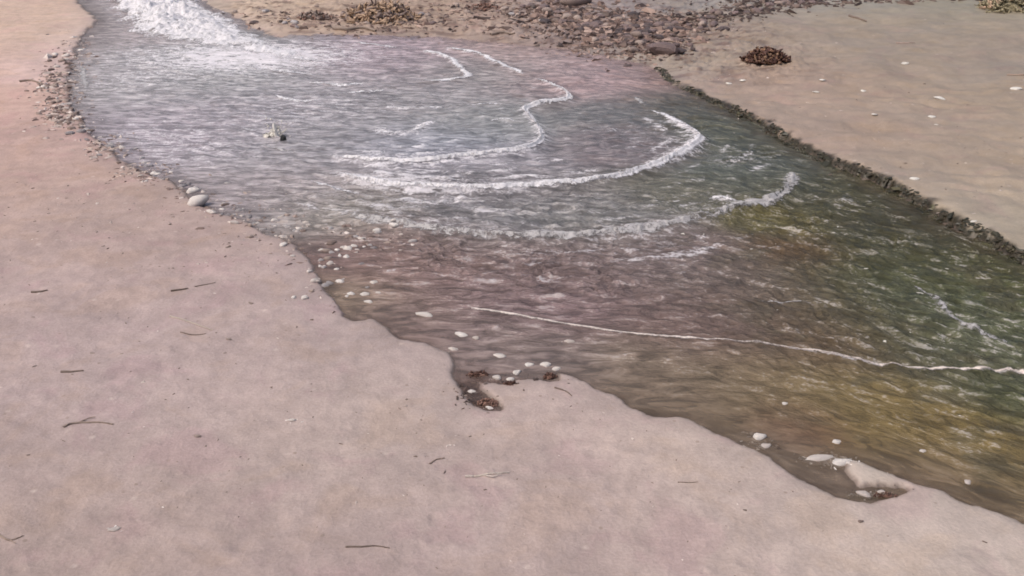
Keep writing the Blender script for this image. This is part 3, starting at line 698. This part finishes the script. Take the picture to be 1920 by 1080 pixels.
scatter(120, [(1010, 30), (1090, 50), (1160, 66), (1230, 60), (1280, 62), (1230, 95), (1150, 80)], (30, 12), (10, 28), ['dark', 'dark', 'dark', 'brown'], 'rock', 'rock in the heap,', 'rock', 'rocks of the dark heap',
    [(1030, 30, 'by the pale slab'), (1120, 40, 'along its upper edge'), (1100, 88, 'low on the pool side near bare slope'), (1170, 96, 'low on the pool side beside the flat dark rock'), (1160, 62, 'in the left of its middle'), (1205, 58, 'in the right of its middle'), (1200, 82, 'below its middle'), (1070, 62, 'on its left flank under the slab'), (1270, 60, 'where the thin line leaves it'), (1240, 105, 'around the flat dark rock')])
scatter(38, [(1300, 52), (1370, 36), (1430, 28), (1480, 20), (1560, 18)], (16, 4), (10, 22), ['dark', 'dark', 'brown'], 'rock', 'rock in the thin line leading right,', 'rock', 'rocks of the thin dark line',
    [(1310, 50, 'next to the heap'), (1400, 30, 'behind the dark weed clump'), (1480, 20, 'in its thick dark stretch'), (1560, 16, 'at its right end')])
scatter(18, [(1640, 8), (1770, 8), (1830, 10), (1900, 12)], (18, 3), (10, 24), ['dark', 'brown'], 'rock', 'rock along the top edge,', 'rock', 'rocks along the top edge at the right',
    [(1640, 8, 'just past the thin dark line'), (1770, 8, 'midway to the olive tuft'), (1890, 12, 'at the olive tuft')])
scatter(60, [(500, 36), (620, 40), (700, 44), (800, 36), (900, 30), (980, 30)], (34, 9), (8, 20), ['brown', 'brown', 'dark', 'grey'], 'stone', 'stone on the slope behind the pool,', 'stone', 'stones strewn on the debris slope',
    [(500, 36, 'next to the white water'), (610, 40, 'at the low brown weed heap'), (720, 44, 'around the orange brown mound'), (850, 36, 'between mound and low dark weed'), (960, 30, 'right of the low dark weed')])

# ------------------------------------------------------------------ flecks of foam on the far silt
flecks = [(1695, 136, 16, 'white fleck on the far silt, nearest to the top of all'), (1757, 203, 22, 'broadest white fleck on the far silt, right of centre'), (1745, 233, 14, 'round white fleck just below the broadest one'),
 (1637, 233, 14, 'white fleck at the lower left of the far silt flat'), (1617, 184, 12, 'dim fleck between the weed clump and the broadest fleck'), (1540, 167, 14, 'white fleck, right one of a pair below the weed clump'), (1527, 189, 14, 'pale fleck, lower one of a pair right of the weed clump'),
 (1712, 352, 18, 'white fleck close to the cut edge of the far bank'), (1392, 160, 14, 'pale fleck beneath the dark weed clump'), (1366, 164, 12, 'dull fleck left below the dark weed clump'), (1752, 248, 8, 'tiniest fleck in a column below the broadest one'),
 (1822, 432, 12, 'fleck on the very lip of the far bank at the right'), (1900, 190, 20, 'dull pale fleck at the right margin of the far silt')]
for (x, y, w, lab) in flecks:
    put('foam_fleck', 'fleck', x, y, w, lab, 'foam fleck', 'white flecks on the far silt flat', asp=.7, rot=0, tall=.6)
# floating bubbles of foam scattered on current
G = 'foam flecks floating in the current'
for i in range(46):
    px, py = random.choice([(random.gauss(1650, 120), random.gauss(560, 50)), (random.gauss(1330, 110), random.gauss(440, 22)), (random.gauss(800, 110), random.gauss(490, 28)), (random.gauss(1750, 90), random.gauss(810, 25))])
    x, y = P2(px, py)
    z, s = wh(x, y)
    if s < -0.2 and px < 1910:
        put('foam_fleck', 'fleck', px, py, random.uniform(6, 15), 'small white foam fleck drifting on the rippled channel', 'foam fleck', G, asp=.45, rot=random.uniform(-15, 5), tall=.35)

# ------------------------------------------------------------------ weed clumps, fringe, twigs
def tube(V, Fs, pts, r0, r1, ns=5):
    base = len(V); n = len(pts)
    for i, p in enumerate(pts):
        d = (pts[min(i + 1, n - 1)] - pts[max(i - 1, 0)]); d.normalize()
        a = d.orthogonal(); b = d.cross(a); r = r0 + (r1 - r0) * i / (n - 1)
        for k in range(ns):
            t = 2 * math.pi * k / ns; V.append(p + a * (r * math.cos(t)) + b * (r * math.sin(t)))
    for i in range(n - 1):
        for k in range(ns):
            a0 = base + i * ns + k; a1 = base + i * ns + (k + 1) % ns
            Fs.append((a0, a1, a1 + ns, a0 + ns))
def clump(name, px, py, w_px, asp, h, mats, label, cat, n=140, rad=.012, seed=1, sub=True):
    """a heap of tangled weed: bent strands lying over one another round a lumpy core"""
    r = random.Random(seed); x, y = P2(px, py); size = w_px / F * math.hypot(x, y) / 2
    root = bpy.data.objects.new(name, None); COL.objects.link(root); root.location = (x, y, max(gh(x, y), wh(x, y)[0] if abs(math.atan2(x, y)) < R(33) and wh(x, y)[1] < 0.02 else -9)); tag(root, label, cat)
    groups = [[], []]
    Vs = [[], []]
    for i in range(n):
        a = r.uniform(0, 6.28); q = math.sqrt(r.random()); X = q * size * math.cos(a); Y = q * size * asp * math.sin(a)
        z = h * (1 - q * q) * r.uniform(.5, 1)
        p = Vector((X, Y, z)); dr = Vector((r.gauss(0, 1), r.gauss(0, 1), r.gauss(0, .35))).normalized(); pts = [p.copy()]
        for k in range(4):
            dr = (dr + Vector((r.gauss(0, .5), r.gauss(0, .5), r.gauss(0, .3)))).normalized(); p = p + dr * size * r.uniform(.035, .08)
            p.z = max(p.z, 0.0); pts.append(p.copy())
        g = 0 if r.random() < .7 else 1
        tube(Vs[g], groups[g], pts, rad * r.uniform(.7, 1.4), rad * .4)
    for g, (nm, m) in enumerate(zip(('strands', 'frayed_tips'), mats)):
        o = new_mesh(nm, [tuple(v) for v in Vs[g]], groups[g], parent=root, mat=m)
    # core
    me = stone_mesh('core', mats[0], seed, flat=1, sub=3, jag=.1); c = bpy.data.objects.new('core', me); COL.objects.link(c); c.parent = root
    c.scale = (size * 1.5, size * asp * 1.5, h * 1.3)
    return root
clump('weed_clump', 1434, 128, 84, .55, .17, (M_weed, M_ochre), 'dark reddish brown weed clump sitting alone on the far silt flat', 'weed', n=420, rad=.016, seed=3)
clump('weed_clump', 715, 40, 130, .9, .25, (M_ochre, M_stone), 'orange brown mound of tangled weed at the top edge, left of centre', 'weed', n=700, rad=.024, seed=4)
clump('weed_clump', 590, 42, 70, .5, .10, (M_stone, M_weed), 'low brown weed heap left of the orange brown mound', 'weed', n=150, rad=.014, seed=5)
clump('weed_clump', 1884, 34, 90, 1.1, .22, (M_olive, M_ochre), 'olive tuft of weed in the top right corner', 'weed', n=220, rad=.016, seed=6)
clump('weed_clump', 905, 24, 70, .6, .08, (M_weed, M_stone), 'low dark weed patch on the debris slope at the top centre', 'weed', n=140, rad=.014, seed=7)
clump('weed_clump', 914, 757, 50, .6, .03, (M_weed, M_weed), 'dark brown weed filling the lower arm of the footprint hollow', 'weed', n=90, rad=.005, seed=8)
clump('weed_clump', 1032, 708, 32, .7, .03, (M_weed, M_weed), 'small dark weed knot right of the stones in the footprint hollow', 'weed', n=50, rad=.005, seed=9)
clump('weed_clump', 958, 726, 36, .4, .02, (M_weed, M_weed), 'thin dark weed under the bright white stone in the hollow', 'weed', n=40, rad=.004, seed=10)
clump('weed_clump', 895, 703, 50, .4, .02, (M_weed, M_weed), 'dark weed strip along the back of the footprint hollow', 'weed', n=50, rad=.004, seed=12)
clump('weed_clump', 1660, 930, 50, .3, .02, (M_weed, M_twig), 'thin dark weed at the right end of the puddle below the spit', 'weed', n=50, rad=.003, seed=13)

# things nobody could count: flakes and crumbs strewn over a stretch of ground
def flakes(name, spots, mat, label, cat, seed=1, thin=0.6, small=0.8):
    """spots: (photo x, y, spread x, spread y, count, size px)"""
    g = np.random.default_rng(seed); Xs, Ys, Ss = [], [], []
    for (px, py, sx, sy, n, sz) in spots:
        n = int(n * thin); sz = sz * small
        qx = px + g.normal(0, sx, n); qy = np.maximum(py + g.normal(0, sy, n), -25)
        u = (qx - 960) / F; v = (540 - qy) / F; t = -CAM_H / (-SP + v * CP)
        Xs.append(u * t); Ys.append((CP + v * SP) * t); Ss.append(np.exp(g.normal(0, .4, n)) * sz / F * t * 0.5)
    X = np.concatenate(Xs); Y = np.concatenate(Ys); S = np.concatenate(Ss)
    X2, Y2 = X[:, None], Y[:, None]
    s_, a_, b_ = shore(X2, Y2); Z = np.maximum(ground_height(X2, Y2, s_, a_, b_)[:, 0], -0.004)
    build_flakes(name, X, Y, Z, S, mat, label, cat, g)
def build_flakes(name, X, Y, Z, S, mat, label, cat, g):
    n = len(X); ang = g.random(n) * 6.28; asp = g.uniform(.3, .9, n); hh = g.uniform(.2, .55, n)
    base = np.array([(-1, -.5, -.1), (.9, -.7, -.1), (1.1, .5, -.1), (-.6, .8, -.1), (-.5, -.2, 1), (.5, .1, .8)])
    P = base[None] * np.ones((n, 1, 1)) + g.normal(0, .18, (n, 6, 3))
    P[:, :, 1] *= asp[:, None]; P[:, :, 2] *= hh[:, None]
    c, s = np.cos(ang)[:, None], np.sin(ang)[:, None]
    x = (P[:, :, 0] * c - P[:, :, 1] * s) * S[:, None] + X[:, None]; y = (P[:, :, 0] * s + P[:, :, 1] * c) * S[:, None] + Y[:, None]
    z = P[:, :, 2] * S[:, None] + Z[:, None]
    T = np.array([(0, 1, 4), (1, 5, 4), (1, 2, 5), (2, 3, 5), (3, 4, 5), (3, 0, 4)])
    Fs = (T[None] + (np.arange(n) * 6)[:, None, None]).reshape(-1, 3)
    tone = np.repeat(g.random(n), 6)
    o = new_mesh(name, np.stack([x, y, z], -1).reshape(-1, 3), Fs, mat=mat, attrs={'tone': tone}, smooth_shade=False)
    return tag(o, label, cat, kind='stuff')
def mat_flakes(name, stops, rough=0.6):
    t = NT(name); r_ = t.add('ShaderNodeValToRGB'); t.set(r_.inputs[0], t.attr('tone'))
    e = r_.color_ramp.elements
    while len(e) < len(stops): e.new(0.5)
    for i, (p_, c_) in enumerate(stops): e[i].position = p_; e[i].color = rgba(c_)
    p = t.add('ShaderNodeBsdfPrincipled'); t.set(p.inputs['Base Color'], r_.outputs[0]); p.inputs['Roughness'].default_value = rough
    t.l.new(p.outputs[0], t.out.inputs[0]); return t.m
M_lit = mat_flakes('litter', [(0, (.045, .03, .028)), (.45, (.12, .075, .060)), (.8, (.25, .165, .135)), (1, (.44, .32, .27))])
M_dk = mat_flakes('dark_crumbs', [(0, (.03, .018, .014)), (.6, (.08, .05, .04)), (1, (.16, .11, .09))])
M_wh = mat_flakes('foam_bits', [(0, (.50, .45, .42)), (.5, (.70, .65, .62)), (1, (.85, .81, .78))])
M_rub = mat_flakes('crumbs', [(0, (.12, .08, .065)), (.4, (.24, .17, .15)), (.75, (.42, .34, .30)), (1, (.68, .60, .56))])
M_fr = mat_flakes('fringe', [(0, (.02, .018, .01)), (.5, (.032, .030, .016)), (.85, (.055, .042, .024)), (1, (.10, .09, .045))], 0.5)
flakes('litter', [(1060, 40, 50, 16, 500, 13), (1160, 62, 55, 18, 900, 13), (1235, 66, 45, 13, 600, 12), (1230, 100, 30, 10, 240, 12), (1120, 90, 60, 10, 160, 9)], M_lit, 'dark broken litter filling the rock heap above the pool', 'debris', 1, 1.5, 0.8)
flakes('litter', [(1330, 46, 40, 6, 200, 10), (1410, 30, 40, 7, 260, 11), (1480, 20, 50, 7, 260, 11), (1600, 16, 60, 5, 160, 9), (1780, 10, 80, 5, 220, 10), (1480, 8, 60, 6, 120, 10)], M_dk, 'dark litter drawn out in a thin line towards the top right', 'debris', 2, 1.0, 0.9)
flakes('litter', [(500, 34, 50, 8, 160, 8), (620, 44, 70, 9, 350, 9), (720, 50, 60, 8, 350, 10), (860, 34, 70, 14, 420, 10), (960, 28, 60, 12, 350, 10), (900, 64, 120, 8, 160, 8)], M_lit, 'brown litter strewn over the slope behind the pool', 'debris', 3)
flakes('crumbs', [(110, 180, 24, 34, 420, 10), (150, 110, 20, 24, 170, 8), (130, 225, 24, 12, 160, 11), (200, 280, 24, 12, 160, 10), (280, 325, 34, 12, 220, 9)], M_rub, 'crumbled brown rubble along the left rim of the pool', 'rubble', 4, 1.1, 0.75)
flakes('crumbs', [(370, 375, 30, 12, 200, 9), (440, 395, 40, 14, 320, 9), (540, 425, 50, 16, 420, 9), (620, 470, 50, 24, 360, 9), (680, 450, 50, 20, 220, 8), (620, 540, 24, 26, 160, 8)], M_rub, 'pale grit and crumbs in the shallows beside the sand corner', 'rubble', 5, 0.3, 0.75)
flakes('crumbs', [(882, 745, 16, 12, 130, 8), (912, 762, 14, 6, 70, 7), (940, 712, 40, 6, 170, 7), (1030, 706, 14, 6, 50, 7), (1640, 925, 30, 6, 60, 5), (1440, 835, 18, 10, 40, 6)], M_dk, 'dark crumbs lying in the two hollows of the near sand', 'rubble', 6)

M_grit = mat_flakes('grit', [(0, (.10, .07, .055)), (.5, (.20, .15, .13)), (.8, (.40, .33, .30)), (1, (.68, .60, .56))])
flakes('grit', [(300, 560, 260, 110, 150, 5), (500, 850, 420, 140, 170, 5.5), (1300, 960, 300, 80, 90, 5), (120, 380, 90, 60, 80, 6), (430, 450, 120, 50, 120, 6), (900, 800, 200, 60, 60, 5)], M_grit, 'fine shell grit and crumbs sprinkled over the near sand', 'grit', 8, 1.0, 0.8)
flakes('grit', [(1600, 180, 200, 80, 110, 5), (1350, 120, 60, 30, 60, 6), (1800, 330, 90, 60, 60, 5)], M_grit, 'fine crumbs sprinkled over the silt flat beyond the channel', 'grit', 9, 1.0, 0.8)

flakes('foam_bits', [(x, y, w * .4, w * .12, 9, 3.5) for (n, k, x, y, w, lab, cat, asp, tall) in singles if k == 'white' and y > 380], M_wh, 'specks of foam caught round the pale stones of the near waterline', 'foam', 10, 1.0, 1.0)
flakes('foam_bits', [(1545, 858, 24, 4, 260, 4), (1575, 868, 14, 4, 120, 4), (1425, 826, 13, 8, 110, 4), (1620, 926, 18, 3, 80, 3.5)], M_wh, 'broken foam stranded on the head of the sand spit', 'foam', 11, 1.0, 1.0)

# dark wet fringe on the cut face of the far bank
def fringe():
    g = np.random.default_rng(5); X = []; Y = []; Z = []; S = []
    line = [p for p in FB if 0.7 < p[0] and 4.0 < p[1] < 13.6]
    for i in range(len(line) - 1):
        a, b = line[i], line[i + 1]; L = np.hypot(*(b - a)); n = min(int(L / 0.0035), 400)
        nrm = np.array(((b - a)[1], -(b - a)[0])) / (L + 1e-9)
        u = g.random(n); off = g.uniform(-.03, .07, n); q = a + (b - a) * u[:, None] + nrm * off[:, None]
        den = noise(q[:, 0] * 2.6, q[:, 1] * 2.6); k = (den + off * -3.0 + 0.35 > g.uniform(-.5, .5, n)); q = q[k]
        X.append(q[:, 0]); Y.append(q[:, 1]); S.append(np.exp(g.normal(0, .45, len(q))) * 0.016)
    X = np.concatenate(X); Y = np.concatenate(Y); S = np.concatenate(S)
    s_, a_, b_ = shore(X[:, None], Y[:, None]); Z = np.maximum(ground_height(X[:, None], Y[:, None], s_, a_, b_)[:, 0], 0)
    build_flakes('weed_fringe', X, Y, Z, S, M_fr, 'dark wet fringe of weed and roots along the cut edge of the far bank', 'weed', g)
fringe()

def twig(pts, r_px, mat, label, name='twig', fork=None):
    P = smooth([P2(*p) for p in pts], 4); mid = P[len(P) // 2]; r = 0.8 * r_px / F * math.hypot(mid[0], mid[1])
    root = mid; V = []; Fs = []
    gz0 = gh(*root)
    def line(Q, r0, r1, zz=0):
        pts3 = [Vector((q[0] - root[0], q[1] - root[1], gh(*q) - gz0 + r * .6 + zz * k / len(Q))) for k, q in enumerate(Q)]
        tube(V, Fs, pts3, r0, r1, 6)
    line(P, r, r * .45)
    if fork is not None:
        Q = smooth([P2(*p) for p in fork], 3); line(Q, r * .6, r * .3, .01)
    o = new_mesh(name, [tuple(v) for v in V], Fs, mat=mat); o.location = (root[0], root[1], gz0)
    tag(o, label, 'twig')
twig([(650, 1045), (680, 1046), (705, 1043), (732, 1046)], 2.3, M_twig, 'straight dark twig on the near sand at the bottom edge')
twig([(122, 815), (138, 809), (160, 806), (190, 805), (215, 807)], 2.6, M_twig, 'long bent dark twig with a pale chip on the lower left sand', fork=[(150, 807), (170, 798), (182, 797)])
twig([(62, 562), (78, 561), (92, 558)], 2.4, M_twig, 'short dark twig at the left margin of the sand')
twig([(322, 556), (340, 553), (354, 549)], 2.2, M_twig, 'short dark twig on the sand left of the sand corner')
twig([(366, 545), (385, 542), (405, 537)], 1.2, M_twig, 'very thin twig right of a short dark twig on the sand')
twig([(118, 713), (136, 713), (160, 711)], 2.5, M_twig, 'dark twig on the sand at the left, midway down')
twig([(806, 882), (818, 873), (834, 869)], 2.4, M_twig, 'curled dark twig on the near sand left of the pale forked twig')
twig([(872, 905), (900, 903), (926, 901), (955, 896)], 3.0, M_ptwig, 'pale forked twig on the near sand in the lower middle', fork=[(905, 903), (925, 908), (940, 903)])
twig([(0, 1018), (18, 1028), (34, 1026), (48, 1020)], 2.2, M_twig, 'curved dark twig in the lower left corner', fork=[(22, 1028), (34, 1036)])
twig([(320, 602), (350, 610), (378, 620), (400, 628)], 2.0, M_ptwig, 'pale stalk pressed in the sand above a thin groove')
twig([(340, 634), (362, 637), (388, 634)], 1.4, M_twig, 'thin dark stalk under the pale one pressed in the sand')
twig([(1885, 160), (1905, 164), (1925, 168)], 2.4, M_twig, 'dark twig at the right margin of the far silt')
twig([(1678, 94), (1695, 96), (1712, 96)], 2.0, M_stone, 'brown twig on the far silt above the uppermost white fleck')
twig([(1590, 48), (1605, 52), (1622, 56)], 2.4, M_twig, 'short dark twig on the silt below the thin line of rocks')
twig([(626, 58), (650, 60), (680, 58), (705, 62)], 4.5, M_twig, 'thick black stick at the foot of the orange brown weed mound', name='stick')
twig([(920, 71), (945, 69), (965, 71)], 3.0, M_twig, 'short dark stick on the bare slope behind the pool', name='stick')
twig([(38, 158), (60, 156), (80, 162)], 2.6, M_twig, 'thin dark twig sticking out left from the rubble strip')
twig([(1040, 735), (1060, 742), (1072, 752)], 2.0, M_twig, 'thin twig on the sand just right of the footprint hollow')
twig([(1270, 912), (1290, 913), (1308, 912)], 1.2, M_twig, 'thin dark twig on the sand below the channel edge')
# splash at the black stone
def splash():
    r = random.Random(2); c = P2(519, 256); wz0 = wh(*c)[0]
    root = bpy.data.objects.new('splash', None); COL.objects.link(root); root.location = (c[0], c[1], wz0)
    tag(root, 'little white splash thrown up beside the black stone', 'splash')
    for (dx, dy, h, w) in [(-.01, 0, .15, .02), (-.05, .02, .08, .024), (.035, .02, .11, .015), (-.10, -.02, .03, .035)]:
        V = []; Fs = []
        pts = [Vector((dx + r.gauss(0, .008), dy + r.gauss(0, .006), -.01 + h * k / 5)) for k in range(6)]
        tube(V, Fs, pts, w, w * .5, 8)
        new_mesh('jet', [tuple(v) for v in V], Fs, parent=root, mat=M_fleck)
    V = []; Fs = []
    for i in range(40):
        px, py, pz = r.gauss(0, .08), r.gauss(0, .05), abs(r.gauss(0, .08)); q = r.uniform(.005, .012)
        tube(V, Fs, [Vector((px, py, pz)), Vector((px + q, py, pz + q * 1.5))], q * .7, q * .4, 5)
    tag(new_mesh('droplets', [tuple(v) for v in V], Fs, parent=root, mat=M_fleck), kind='stuff')
splash()
